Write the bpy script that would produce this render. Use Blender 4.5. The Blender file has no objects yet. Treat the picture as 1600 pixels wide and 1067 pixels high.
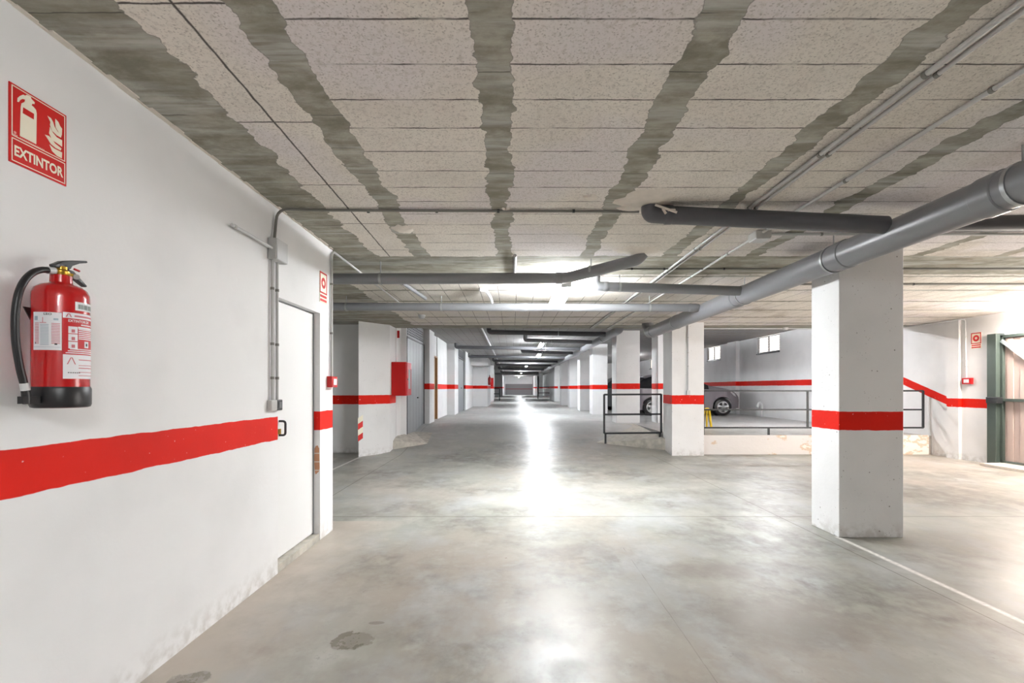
import bpy, math, random
from mathutils import Vector, Matrix
random.seed(7)
S = bpy.context.scene
COL = S.collection
F, VX, VY, CH = 740.0, 800.0, 606.0, 1.35          # focal length in px, vanishing point, eye height


def U(px, py, Y):                                    # pixel + depth -> world point
    return ((px - VX) * Y / F, Y, CH + (VY - py) * Y / F)


# ------------------------------------------------------------------ mesh builder
class MB:
    def __init__(s):
        s.v, s.f, s.m = [], [], []

    def add(s, vs, fs, mi=0):
        b = len(s.v)
        s.v += [tuple(p) for p in vs]
        for f in fs:
            s.f.append(tuple(i + b for i in f)); s.m.append(mi)
        return s

    def box(s, x0, x1, y0, y1, z0, z1, mi=0):
        vs = [(x0, y0, z0), (x1, y0, z0), (x1, y1, z0), (x0, y1, z0), (x0, y0, z1), (x1, y0, z1), (x1, y1, z1), (x0, y1, z1)]
        return s.add(vs, [(0, 3, 2, 1), (4, 5, 6, 7), (0, 1, 5, 4), (1, 2, 6, 5), (2, 3, 7, 6), (3, 0, 4, 7)], mi)

    def prism(s, pts, z0, z1, mi=0):                 # pts counter-clockwise in xy
        n = len(pts)
        vs = [(x, y, z0) for x, y in pts] + [(x, y, z1) for x, y in pts]
        fs = [tuple(range(n - 1, -1, -1)), tuple(range(n, 2 * n))]
        fs += [(i, (i + 1) % n, n + (i + 1) % n, n + i) for i in range(n)]
        return s.add(vs, fs, mi)

    def slab(s, pts3, off, mi=0):                    # planar polygon of 3d points extruded by a vector
        n = len(pts3)
        off = Vector(off)
        vs = [Vector(p) for p in pts3] + [Vector(p) + off for p in pts3]
        fs = [tuple(range(n - 1, -1, -1)), tuple(range(n, 2 * n))]
        fs += [(i, (i + 1) % n, n + (i + 1) % n, n + i) for i in range(n)]
        return s.add(vs, fs, mi)

    def tube(s, path, r, n=14, mi=0, caps=True, hollow=0):
        P = [Vector(p) for p in path]
        rs = r if isinstance(r, (list, tuple)) else [r] * len(P)
        T = []
        for i in range(len(P)):
            a = P[max(i - 1, 0)]; b = P[min(i + 1, len(P) - 1)]
            T.append((b - a).normalized())
        up = Vector((0, 0, 1)) if abs(T[0].z) < .9 else Vector((1, 0, 0))
        N = T[0].cross(up).normalized()
        vs, fs = [], []
        for i, p in enumerate(P):
            if i:
                ax = T[i - 1].cross(T[i])
                if ax.length > 1e-7:
                    N = Matrix.Rotation(T[i - 1].angle(T[i]), 3, ax.normalized()) @ N
            B = T[i].cross(N)
            for k in range(n):
                a = 2 * math.pi * k / n
                vs.append(p + (N * math.cos(a) + B * math.sin(a)) * rs[i])
        for i in range(len(P) - 1):
            for k in range(n):
                k2 = (k + 1) % n
                fs.append((i * n + k, i * n + k2, (i + 1) * n + k2, (i + 1) * n + k))
        if caps:
            fs.append(tuple(range(n - 1, -1, -1)))
            fs.append(tuple((len(P) - 1) * n + k for k in range(n)))
        return s.add(vs, fs, mi)

    def lathe(s, prof, c, n=40, mi=0, axis='z'):     # prof [(r, h)...] bottom to top
        vs, fs = [], []
        for r, h in prof:
            for k in range(n):
                a = 2 * math.pi * k / n
                p = (r * math.cos(a), r * math.sin(a), h)
                if axis == 'y': p = (p[0], p[2], p[1])
                if axis == 'x': p = (p[2], p[0], p[1])
                vs.append((c[0] + p[0], c[1] + p[1], c[2] + p[2]))
        for i in range(len(prof) - 1):
            for k in range(n):
                k2 = (k + 1) % n
                fs.append((i * n + k, i * n + k2, (i + 1) * n + k2, (i + 1) * n + k))
        fs.append(tuple(range(n - 1, -1, -1)))
        fs.append(tuple((len(prof) - 1) * n + k for k in range(n)))
        return s.add(vs, fs, mi)


ORG = {}


def link(o, parent, org):
    COL.objects.link(o)
    ORG[o.name] = Vector(org)
    if parent:
        o.parent = parent
        o.location = Vector(org) - ORG[parent.name]
    else:
        o.location = org
    return o


def build(mb, name, mats, parent=None, org=None, bevel=0, smooth=False, seg=2):
    if not isinstance(mats, (list, tuple)): mats = [mats]
    if org is None:
        if parent: org = ORG[parent.name]
        else:
            xs, ys, zs = zip(*mb.v)
            org = ((min(xs) + max(xs)) / 2, (min(ys) + max(ys)) / 2, min(zs))
    org = Vector(org)
    me = bpy.data.meshes.new(name)
    used = sorted({i for f in mb.f for i in f}); idx = {u: k for k, u in enumerate(used)}
    me.from_pydata([tuple(Vector(mb.v[u]) - org) for u in used], [], [tuple(idx[i] for i in f) for f in mb.f])
    for m in mats: me.materials.append(m)
    for p, mi in zip(me.polygons, mb.m):
        p.material_index = mi
        p.use_smooth = smooth
    me.update()
    if smooth: me.set_sharp_from_angle(angle=math.radians(38))
    o = bpy.data.objects.new(name, me)
    link(o, parent, org)
    if bevel:
        b = o.modifiers.new('bevel', 'BEVEL'); b.width = bevel; b.segments = seg; b.limit_method = 'ANGLE'
        b.angle_limit = math.radians(40)
    return o


def tag(o, label, cat, group=None):
    o['label'] = label; o['category'] = cat
    if group: o['group'] = group
    return o


def thing(name, label, cat, loc, group=None):
    o = bpy.data.objects.new(name, None)
    o.empty_display_size = .1
    link(o, None, loc)
    return tag(o, label, cat, group)


def struct(mb, name, mats, parent=None, bevel=0, **k):
    o = build(mb, name, mats, parent, bevel=bevel, **k)
    if not parent: o['kind'] = 'structure'
    return o


def copy_tree(o, parent=None):
    c = o.copy(); COL.objects.link(c)
    if parent: c.parent = parent
    for ch in list(o.children): copy_tree(ch, c)
    return c


def fillet(pts, r, n=6):
    P = [Vector(p) for p in pts]
    out = [P[0]]
    for i in range(1, len(P) - 1):
        a, b, c = P[i - 1], P[i], P[i + 1]
        d1, d2 = (a - b), (c - b)
        rr = min(r, d1.length * .49, d2.length * .49)
        p, q = b + d1.normalized() * rr, b + d2.normalized() * rr
        for k in range(n + 1):
            t = k / n
            out.append((1 - t) ** 2 * p + 2 * t * (1 - t) * b + t * t * q)
    out.append(P[-1])
    return out


# ------------------------------------------------------------------ materials
def s2l(c):
    return tuple((x / 255 / 12.92) if x / 255 <= .04045 else ((x / 255 + .055) / 1.055) ** 2.4 for x in c) + (1,)


class E:                                             # tiny expression layer over math nodes
    def __init__(s, nt, k): s.nt, s.k = nt, k

    def op(s, o, *a):
        n = s.nt.nodes.new('ShaderNodeMath'); n.operation = o
        for i, x in enumerate((s,) + a):
            if isinstance(x, E): s.nt.links.new(x.k, n.inputs[i])
            else: n.inputs[i].default_value = x
        return E(s.nt, n.outputs[0])
    def __add__(s, o): return s.op('ADD', o)
    __radd__ = __add__
    def __sub__(s, o): return s.op('SUBTRACT', o)
    def __rsub__(s, o): return (s * -1) + o
    def __mul__(s, o): return s.op('MULTIPLY', o)
    __rmul__ = __mul__
    def __truediv__(s, o): return s.op('DIVIDE', o)
    def ab(s): return s.op('ABSOLUTE')
    def fr(s): return s.op('FRACT')
    def mx(s, o): return s.op('MAXIMUM', o)
    def mn(s, o): return s.op('MINIMUM', o)
    def gt(s, o): return s.op('GREATER_THAN', o)
    def lt(s, o): return s.op('LESS_THAN', o)
    def cl(s): return s.mx(0.0).mn(1.0)
    def ss(s, a, b):                                  # ramp 0..1 from a to b (either order)
        return ((s - a) * (1.0 / (b - a))).cl()
    def per(s, period, phase=0.0):                    # distance to the nearest line of a periodic set
        return (((s - phase) * (1.0 / period) + .5).fr() - .5).ab() * period


class M:
    def __init__(s, name):
        s.m = bpy.data.materials.new(name); s.m.use_nodes = True
        s.nt = s.m.node_tree
        s.b = s.nt.nodes['Principled BSDF']
        g = s.nt.nodes.new('ShaderNodeNewGeometry')
        s.pos = g.outputs['Position']
        x = s.nt.nodes.new('ShaderNodeSeparateXYZ'); s.nt.links.new(s.pos, x.inputs[0])
        s.x, s.y, s.z = (E(s.nt, x.outputs[i]) for i in range(3))

    def noise(s, scale, detail=4, stretch=None, rough=.55, off=0.0):
        n = s.nt.nodes.new('ShaderNodeTexNoise')
        n.inputs['Scale'].default_value = scale; n.inputs['Detail'].default_value = detail
        n.inputs['Roughness'].default_value = rough
        mp = s.nt.nodes.new('ShaderNodeMapping'); mp.inputs['Scale'].default_value = stretch or (1, 1, 1)
        mp.inputs['Location'].default_value = (off, off * .7, off * .3)
        s.nt.links.new(s.pos, mp.inputs['Vector']); s.nt.links.new(mp.outputs[0], n.inputs['Vector'])
        return E(s.nt, n.outputs['Fac'])

    def voro(s, scale, stretch=None):
        n = s.nt.nodes.new('ShaderNodeTexVoronoi'); n.inputs['Scale'].default_value = scale
        mp = s.nt.nodes.new('ShaderNodeMapping'); mp.inputs['Scale'].default_value = stretch or (1, 1, 1)
        s.nt.links.new(s.pos, mp.inputs['Vector']); s.nt.links.new(mp.outputs[0], n.inputs['Vector'])
        return E(s.nt, n.outputs['Distance'])

    def mix(s, a, b, f):
        n = s.nt.nodes.new('ShaderNodeMix'); n.data_type = 'RGBA'
        for i, x in ((6, a), (7, b)):
            if isinstance(x, (tuple, list)): n.inputs[i].default_value = tuple(x)[:3] + (1,)
            else: s.nt.links.new(x, n.inputs[i])
        if isinstance(f, E): s.nt.links.new(f.k, n.inputs[0])
        else: n.inputs[0].default_value = f
        return n.outputs[2]

    def col(s, c):
        if isinstance(c, (tuple, list)): s.b.inputs['Base Color'].default_value = tuple(c)[:3] + (1,)
        else: s.nt.links.new(c, s.b.inputs['Base Color'])
        return s

    def rough(s, r):
        if isinstance(r, E): s.nt.links.new(r.k, s.b.inputs['Roughness'])
        else: s.b.inputs['Roughness'].default_value = r
        return s

    def bump(s, h, strength=.3, dist=.01):
        n = s.nt.nodes.new('ShaderNodeBump'); n.inputs['Strength'].default_value = strength
        n.inputs['Distance'].default_value = dist
        s.nt.links.new(h.k, n.inputs['Height']); s.nt.links.new(n.outputs[0], s.b.inputs['Normal'])
        return s


def plain(name, c, rough=.5, metal=0, var=.06, vscale=12, spec=.5, coat=0):
    m = M(name)
    f = m.noise(vscale, 3)
    d = tuple(x * (1 - 2.2 * var) for x in c[:3])
    m.col(m.mix(c, d, f)).rough(rough)
    m.b.inputs['Metallic'].default_value = metal
    m.b.inputs['Specular IOR Level'].default_value = spec
    m.b.inputs['Coat Weight'].default_value = coat
    return m.m


def emit(name, c, strength):
    m = M(name)
    m.col((.8, .8, .8))
    m.b.inputs['Emission Color'].default_value = tuple(c)[:3] + (1,)
    m.b.inputs['Emission Strength'].default_value = strength
    return m.m


RED = s2l((214, 26, 8))
WHITE = (.80, .80, .805)


def paint(name, z0=None, z1=None, pits=.0, off=0.0, ramp=None, ymax=None, white=WHITE, red=RED, wear=.3):
    """white wall paint, optional painted red stripe between two heights"""
    m = M(name)
    n1 = m.noise(1.6, 3, off=off)
    c = m.mix(white, tuple(x * .90 for x in white[:3]), n1.ss(.45, .8))
    scuff = m.noise(9, 5, (1, 1, 1), .7, off + 3).ss(.70, .78) * m.noise(70, 3).ss(.5, .62)
    c = m.mix(c, (.42, .41, .40), scuff * wear)
    if pits:
        v = m.voro(16).ss(.13, .07) * m.noise(5, 2, off=9).ss(.52, .60)
        v2 = m.voro(38).ss(.15, .05) * m.noise(8, 2, off=4).ss(.55, .62)
        pv = v.mx(v2)
        c = m.mix(c, (.16, .15, .14), pv * pits)
    foot = m.z.ss(.16, .0) * m.noise(14, 4, off=2).ss(.42, .60)
    c = m.mix(c, (.40, .37, .33), foot * .5)
    if z0 is not None:
        zz = m.z
        if ramp: zz = m.z - m.y.ss(ramp[0], ramp[1]) * ramp[2]
        e = (m.noise(7, 3, off=6) - .5) * .018
        k = zz.ss(z0 - .002, z0 + .002) if False else (zz + e).ss(z0 - .0015, z0 + .0015)
        k = k * (zz + e * .8).ss(z1 + .0015, z1 - .0015)
        if ymax: k = k * m.y.lt(ymax)
        rc = m.mix(red, tuple(x * .86 for x in red[:3]), n1.ss(.35, .7))
        chip = m.noise(30, 4, off=5).ss(.70, .72)
        c = m.mix(c, rc, k * (1.0 - chip * .5))
    m.col(c).rough(.62)
    m.b.inputs['Specular IOR Level'].default_value = .2
    m.bump(m.noise(38, 2, off=1), .14, .006)
    return m.m


def ceiling_mat(name, upper=False):
    m = M(name)
    x, y = m.x, m.y
    nA = m.noise(2.6, 3) - .5; nB = m.noise(11, 3, off=3) - .5; nC = m.noise(1.1, 1, off=8) - .5
    wob = nA * .15 + nB * .085
    streak = m.noise(1.0, 5, (2.6, 8.5, 1), .68)
    streak2 = m.noise(1.0, 4, (2.4, 30, 1), .65, 5)
    board = m.noise(1.0, 2, (.7, 5, 1), .5, 11)
    conc = m.mix((.42, .405, .35), (.22, .208, .165), streak.ss(.34, .68))
    conc = m.mix(conc, (.20, .19, .15), m.noise(4.4, 5, (1, 1.6, 1), .68, 61).ss(.44, .62) * .8)
    conc = m.mix(conc, (.54, .54, .52), (board.ss(.48, .62) * streak2.ss(.36, .62)) * .7)
    conc = m.mix(conc, (.15, .14, .11), streak2.ss(.60, .74) * .4)
    speck = m.noise(110, 2).ss(.56, .70)
    pale = nA + .5
    blk = m.mix((.77, .725, .665), (.69, .645, .59), pale.ss(.35, .65))
    blk = m.mix(blk, (.71, .665, .66), m.noise(.9, 2, off=15).ss(.5, .62))
    blk = m.mix(blk, (.33, .30, .27), speck * .75)
    blk = m.mix(blk, (.50, .46, .42), m.noise(42, 2, off=7).ss(.52, .72) * .6)
    jn = nB * .012
    def line(d, w): return (d - nB * .004).ss(w, w * .35)
    # bay 1: joists run along y
    hw = .074 + nC * .05
    J1 = (x + wob).per(.82, -.08)
    J1 = (J1 - hw).ss(.003, -.003)
    wallstrip = (x + wob * 1.3).ss(-1.352, -1.360)
    leftz = x.lt(-.95)
    jy = line((y + jn).per(.235, 1.678), .0062) * m.noise(4, 3, off=21).ss(.30, .55)
    jl = line((y + jn).per(.72, 1.61), .006).mx(line((x + 1.155 + (y - 1.6) * .02 + jn).ab(), .008))
    j1 = jy * (1.0 - leftz) + jl * leftz
    # bay 2: joists run along x
    yy = y + wob * .6
    J2 = ((y + wob * .7).per(.80, 7.15) - (.035 + nC * .05)).ss(.003, -.003)
    j2 = line((x + jn).per(.245, .06), .005) * m.noise(3, 3, off=31).ss(.30, .5)
    b1 = yy.lt(4.70)
    b2 = yy.gt(5.46)
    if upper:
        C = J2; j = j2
        blk = m.mix(blk, (.27, .27, .275), .85)  # shade of the unlit corridor ceiling mixed into the block colour
    else:
        edge = (y + wob * .5).gt(9.85)
        beam = (1.0 - b1) * (1.0 - b2)
        side = (x + wob * 1.5).lt(-2.05) * b2
        C = (b1 * J1.mx(wallstrip)).mx(beam).mx(b2 * J2).mx(edge).mx(side)
        j = b1 * j1 + b2 * j2 * (1.0 - edge)
    j = j * (1.0 - C)
    rim = (C * (1.0 - C)) * 4.0
    c = m.mix(blk, conc, C)
    c = m.mix(c, (.045, .04, .035), (j * .92).mx(rim * .5))
    # board marks across the concrete
    bm = line((y + jn).per(.31, .1), .004) * m.noise(2.2, 2, off=41).ss(.48, .55)
    c = m.mix(c, (.07, .065, .055), C * bm * .8)
    if not upper:
        stain = m.noise(1.5, 4, off=51).ss(.54, .72) * x.ss(1.2, 3.5)
        c = m.mix(c, (.30, .24, .17), stain * .6)
    m.col(c).rough(.85)
    m.b.inputs['Specular IOR Level'].default_value = .2
    m.bump(m.noise(70, 2), .22, .010)
    return m.m


def floor_mat():
    m = M('polished_concrete')
    x, y = m.x, m.y
    a = m.noise(.6, 5, (1, 1.25, 1), .62); b = m.noise(1.9, 5, (1.2, .8, 1), .62, 3); d = m.noise(9, 5, None, .65, 6)
    g = m.noise(.4, 3, None, .5, 12); e = m.noise(4.2, 5, (1, .7, 1), .6, 23)
    c = m.mix((.39, .395, .355), (.185, .182, .155), (a * .5 + b * .5).ss(.38, .62))
    c = m.mix(c, (.33, .275, .23), g.ss(.44, .62) * .65)
    c = m.mix(c, (.42, .44, .45), b.ss(.48, .66) * .6)
    c = m.mix(c, (.135, .125, .105), (a.ss(.44, .60) * e.ss(.42, .60)) * .95)
    c = m.mix(c, (.50, .50, .47), (e * .6 + d * .4).ss(.50, .64) * .42)
    c = m.mix(c, (.12, .11, .10), m.noise(24, 4, None, .7, 17).ss(.60, .74) * e.ss(.45, .6) * .45)
    # dusty edge by the left wall
    dust = (x + (b - .5) * .5).ss(-1.05, -1.6) * y.lt(4.8)
    c = m.mix(c, (.52, .44, .37), dust * .55)
    # the dark damp stain and a smaller one
    def blob(cx, cy, rx, ry, off):
        dx = (x - cx) * (1 / rx); dy = (y - cy) * (1 / ry)
        r = (dx * dx + dy * dy) + (m.noise(7, 5, None, .65, off) - .5) * 2.6
        return r.ss(1.0, .80) if rx < .2 else r.ss(1.25, .1)
    st = blob(-.86, 2.53, .115, .10, 1.0).mx(blob(-1.50, 2.2, .10, .06, 2.0)).mx(blob(-.78, 2.72, .05, .02, 3.0))
    c = m.mix(c, (.17, .155, .125), st * .72)
    st2 = blob(1.55, 2.75, .5, .33, 5.0).mx(blob(.55, 3.9, .4, .2, 6.0) * .6).mx(blob(1.45, 3.5, .35, .2, 7.0))
    c = m.mix(c, (.22, .195, .17), st2 * .8)
    def line(d, w): return d.ss(w, w * .3)
    w = (d - .5) * .012
    J = line((y - 4.97 + w).ab(), .011)
    J = J.mx(line((x - 2.80 + w).ab(), .006) * y.lt(9.5))
    J = J.mx(line((x - .94 + w).ab(), .004) * y.lt(4.0) * m.noise(2.5, 2).ss(.44, .58) * .6)
    J = J.mx(line((x + 2.25 + w).ab(), .008))
    c = m.mix(c, (.13, .12, .10), J * .75)
    wl = line((x - 2.95 + w).ab(), .032) * y.lt(4.3) * y.gt(2.2)
    wl = wl.mx(line((x + 2.97 + w).ab(), .035) * y.lt(9.5) * y.gt(4.6))
    c = m.mix(c, (.78, .77, .74), wl * (.55 + m.noise(30, 3).ss(.3, .6) * .45))
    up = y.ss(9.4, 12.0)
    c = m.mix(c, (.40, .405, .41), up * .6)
    m.col(c)
    m.rough((.40 + (b - .5) * .25 + (d - .5) * .3 + (e - .5) * .25 + st * -.1 + J * .3).mx(.22).mn(.75))
    m.b.inputs['Specular IOR Level'].default_value = .42
    m.bump(m.noise(45, 1), .05, .004)
    return m.m


MATS = {}
WALL = paint('painted_wall', .975, 1.142, ymax=9.0)
WALLP = paint('painted_plaster', None, off=4)
FLOOR = floor_mat()
CEIL = ceiling_mat('block_and_joist_ceiling')
CEILU = ceiling_mat('shade_darkened_ceiling', True)
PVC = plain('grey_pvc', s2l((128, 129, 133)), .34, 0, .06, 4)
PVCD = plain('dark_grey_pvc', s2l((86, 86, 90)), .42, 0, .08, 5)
PVCL = plain('pale_pvc', s2l((205, 206, 208)), .4)
COND = plain('grey_conduit', s2l((188, 188, 186)), .35, 0, .05)
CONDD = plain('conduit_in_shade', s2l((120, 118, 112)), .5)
STEEL = plain('galvanised_steel', s2l((178, 180, 182)), .35, .8, .08)
BLACKM = plain('dark_painted_steel', s2l((40, 43, 46)), .4)
BLACKR = plain('black_rubber', s2l((24, 24, 27)), .38)
REDP = plain('red_enamel', s2l((190, 12, 16)), .26, 0, .05, 8, .5, .4)
REDM = plain('red_sheet_metal', s2l((194, 14, 16)), .35, 0, .04)
SIGNR = plain('sign_red', s2l((206, 18, 14)), .45, 0, .02)
CREAM = plain('sign_cream', s2l((246, 240, 220)), .5, 0, .02)
PAPER = plain('label_paper', s2l((236, 236, 240)), .5, 0, .03)
INKP = plain('pink_print', s2l((206, 120, 130)), .6)
INKD = plain('dark_print', s2l((60, 58, 62)), .6)
INKB = plain('bluish_print', s2l((170, 186, 200)), .6)
BRASS = plain('brass', s2l((190, 150, 60)), .3, .9)
PLAST = plain('plaster_white', s2l((226, 218, 208)), .85, 0, .10, 20)
DOORW = plain('white_door_paint', (.80, .80, .80), .5, 0, .02, 3)
METALD = plain('grey_metal_door', s2l((150, 153, 157)), .42, .15, .06, 5)
WOOD = plain('brown_wood', s2l((176, 138, 98)), .5, 0, .12, 6)
GREEN = plain('green_painted_steel', s2l((68, 80, 76)), .45, 0, .1, 9)
GATEP = plain('gate_sheet', s2l((176, 160, 154)), .6, 0, .06, 3)
YEL = plain('yellow_paint', s2l((238, 205, 30)), .4)
GLASS = plain('dark_glass', s2l((30, 31, 34)), .08, 0, .02, 4, .6)
BRICK = None
LAMP = emit('lamp_diffuser', (.95, .98, 1.0), 185)
FILLB = emit('rear_fill_diffuser', (.95, .98, 1.0), 120)  # for the added fill behind the camera
LAMPF = emit('far_lamp_diffuser', (.93, .97, 1.0), 230)
LAMPW = emit('warm_lamp_diffuser', (1.0, .88, .79), 165)
FILLD = emit('deck_fill_diffuser', (.97, .97, 1.0), 180)  # for the added fill over the parking deck
WINL = emit('daylit_pane', (1.0, .90, .80), 1.7)

mb_ = M('exposed_brick')
_r = mb_.z.per(.075, .02).ss(.006, .003)
mb_.col(mb_.mix(mb_.mix((.50, .24, .13), (.36, .19, .12), mb_.noise(25, 4)), (.60, .56, .50), _r)).rough(.9)
BRICK = mb_.m

mp_ = M('peeling_plaster')
_n = mp_.noise(3.2, 5, (1, 1, 1.6), .6)
_k = (_n * .8 + mp_.x.ss(3.5, 8.0) * .2)
_c = mp_.mix((.74, .71, .69), (.66, .52, .40), _k.ss(.54, .57))
_c = mp_.mix(_c, (.80, .77, .72), _k.ss(.60, .63))
mp_.col(_c).rough(.8); mp_.bump(_n + mp_.noise(30, 4) * .2, .5, .02)
PEEL = mp_.m

mk_ = M('raw_kerb_concrete')
_n = mk_.noise(9, 5)
mk_.col(mk_.mix((.55, .52, .46), (.36, .34, .30), _n.ss(.35, .7))).rough(.85); mk_.bump(_n, .4, .02)
KERB = mk_.m

COLM = paint('column_paint', .968, 1.137, pits=.85, off=2, wear=.8)
PILM = paint('pillar_paint', 1.025, 1.205, pits=.5, off=7, wear=.5)
COLU = paint('raised_column_paint', 1.315, 1.475, pits=.5, off=3, wear=.4)
COLF = paint('far_column_paint', 1.30, 1.46, pits=.2, off=5, wear=.3)
WALLR = paint('right_wall_paint', .985, 1.150, off=9, ramp=(9.17, 10.3, .44), wear=.5)
WALLC = paint('corridor_wall_paint', 1.31, 1.47, off=11, wear=.4)
SHADEW = paint('alcove_wall_paint', 1.015, 1.195, off=13, wear=.4)

# ------------------------------------------------------------------ setting: floor, ceiling, walls
CZ = 2.657; CU = 2.95; CR = 3.10; ZR = .38
fl = MB()
rows = [(-5.2, 0), (0, 0), (5, 0), (9.6, 0), (10.1, .05), (10.6, .127), (11.1, .19), (11.6, .253), (12.1, .32), (12.6, .37), (13.2, ZR), (30, ZR), (68, ZR)]
xs = [-6.2, -3, 0, 3.3, 8.9]
vs = [(x, y, z) for y, z in rows for x in xs]
fs = [(i * 5 + k, i * 5 + k + 1, (i + 1) * 5 + k + 1, (i + 1) * 5 + k) for i in range(len(rows) - 1) for k in range(4)]
fl.add(vs, fs)
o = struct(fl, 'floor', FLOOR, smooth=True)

struct(MB().box(-6.2, 8.9, -5.2, 10.35, CZ, CZ + .62), 'ceiling', CEIL)
struct(MB().box(-6.2, 3.9, 10.35, 68, CU, CU + .33), 'ceiling_corridor', CEILU)
struct(MB().box(3.9, 8.9, 10.35, 68, CR, CR + .18), 'ceiling_parking', CEILU)

# near left wall with the door recess
XW = -1.704
w = MB()
w.box(-2.0, XW, -5.2, 3.445, 0, CZ)
w.box(-2.0, XW, 3.445, 4.203, 2.012, CZ)
w.box(-2.0, XW, 4.203, 4.50, 0, CZ)
w.box(-2.0, -1.82, 3.445, 4.203, 0, 2.012)
wall_left = struct(w, 'wall_left', WALL)
struct(MB().box(-1.82, XW - .004, 3.447, 4.201, 0, .055), 'trim_1', KERB)
pts = []
for k in range(18):                                   # plaster fallen off the door jamb
    a = 2 * math.pi * k / 18
    r = 1 + random.uniform(-.10, .10)
    sg_ = lambda q: math.copysign(abs(q) ** .55, q)
    pts.append((-1.731 + .0235 * r * sg_(math.cos(a)), 4.2025, .715 + .125 * r * sg_(math.sin(a))))
build(MB().slab(pts, (0, -.004, 0)), 'exposed_brick', BRICK, wall_left)
# ragged plaster strip along the top of the wall
st = MB(); y = -1.0
while y < 4.4:
    L = random.uniform(.02, .09); wdt = random.uniform(.004, .03)
    st.box(XW - .01, XW + wdt, y, y + L, CZ - random.uniform(.002, .006), CZ + .005); y += L
build(st, 'plaster_joint', PLAST, wall_left)

d = struct(MB().box(-1.805, -1.762, 3.462, 4.190, .066, 2.002), 'door_1', DOORW, bevel=.003)
fr = MB()
for a, b in ((3.445, 3.461), (4.191, 4.203)): fr.box(-1.82, -1.758, a, b, .056, 2.012)
fr.box(-1.82, -1.758, 3.445, 4.203, 2.003, 2.012)
build(fr, 'door_frame', METALD, d)
hp = fillet([(-1.762, 3.585, 1.098), (-1.715, 3.585, 1.098), (-1.715, 3.585, .992), (-1.762, 3.585, .992)], .022)
build(MB().tube(hp, .0085, 10), 'pull_handle', BLACKR, d, smooth=True)
build(MB().box(-1.765, -1.757, 3.565, 3.605, 1.0, 1.04), 'lock_plate', BRASS, d)

struct(MB().box(-6.2, -2.0, 4.35, 4.48, 0, CZ), 'wall_left_return', WALLP)
struct(MB().box(-6.2, -6.0, 4.48, 10, 0, CZ), 'wall_left_outer', WALLP)
struct(MB().box(-6.2, 8.9, -5.4, -5.2, 0, CZ + .6), 'wall_back', WALLP)
struct(MB().box(-6.2, -3.02, 9.75, 9.95, 0, CZ), 'wall_alcove', SHADEW)

# left corridor side: return wall, piers, doors
w = MB()
w.box(-6.2, -2.40, 10.75, 10.80, 0, CU)               # strip between pillar and metal door
w.box(-6.2, -2.52, 10.34, 10.76, 0, CU)
w.box(-6.2, -2.50, 10.76, 12.93, 0, CU)
w.box(-6.2, -2.25, 12.93, 13.72, ZR - .1, CU)
w.box(-6.2, -2.37, 13.72, 14.85, 2.30, CU)
w.box(-6.2, -2.60, 13.72, 14.85, 0, CU)
w.box(-6.2, -2.34, 14.85, 17.05, 0, CU)
w.box(-6.2, -2.06, 17.05, 18.15, 0, CU)
w.box(-6.2, -2.20, 18.15, 20.6, 0, CU)
w.box(-6.2, -2.02, 20.6, 24.5, 0, CU)
w.box(-6.2, -1.27, 24.5, 28.0, 0, CU)
struct(w, 'wall_left_corridor', WALLC, bevel=.004)
w = MB()
w.box(-6.2, -3.0, 28.0, 66, 0, CU)
w.box(-3.0, -1.55, 39.5, 42, 0, CU)
w.box(-3.0, -1.15, 55.5, 66, 0, CU)
struct(w, 'wall_left_far', WALLC)


def metal_door(n, X, y0, y1, z0, z1, ribs=False, mat=METALD, louvre=True, knob=True):
    d = struct(MB().box(X - .05, X, y0 + .03, y1 - .03, z0 + .02, z1), n, mat)
    f = MB()
    f.box(X - .08, X + .012, y0, y0 + .035, z0, z1 + .03); f.box(X - .08, X + .012, y1 - .035, y1, z0, z1 + .03)
    f.box(X - .08, X + .012, y0, y1, z1, z1 + .035)
    build(f, 'door_frame', BLACKM if louvre else mat, d)
    if louvre:
        l = MB(); l.box(X - .05, X - .01, y0 + .03, y1 - .03, z1 + .035, CU - .01)
        k = y0 + .12
        while k < y1 - .1:
            for zz in range(5):
                l.box(X - .01, X + .004, k, k + .07, z1 + .08 + zz * .06, z1 + .115 + zz * .06)
            k += .16
        build(l, 'louvre_panel', METALD, d)
    s = MB(); k = y0 + .35
    while k < y1 - .2:
        s.box(X, X + .002, k, k + .006, z0 + .06, z1 - .04); k += .35
    build(s, 'panel_seam', mat, d)
    if knob:
        build(MB().box(X, X + .03, y0 + (y1 - y0) * .55, y0 + (y1 - y0) * .55 + .12, z0 + .95, z0 + .98), 'door_handle', BLACKM, d)
    return d


metal_door('door_2', -2.40, 10.80, 12.92, .14, 2.50)
d3 = struct(MB().box(-2.44, -2.40, 13.80, 14.78, ZR + .01, 2.27), 'door_3', WOOD)
f = MB(); f.box(-2.6, -2.33, 13.72, 13.79, ZR, 2.30); f.box(-2.6, -2.33, 14.79, 14.85, ZR, 2.30); f.box(-2.6, -2.33, 13.72, 14.85, 2.275, 2.32)
build(f, 'door_frame', WOOD, d3)
metal_door('door_4', -2.10, 18.2, 20.55, ZR, 2.52)

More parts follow.
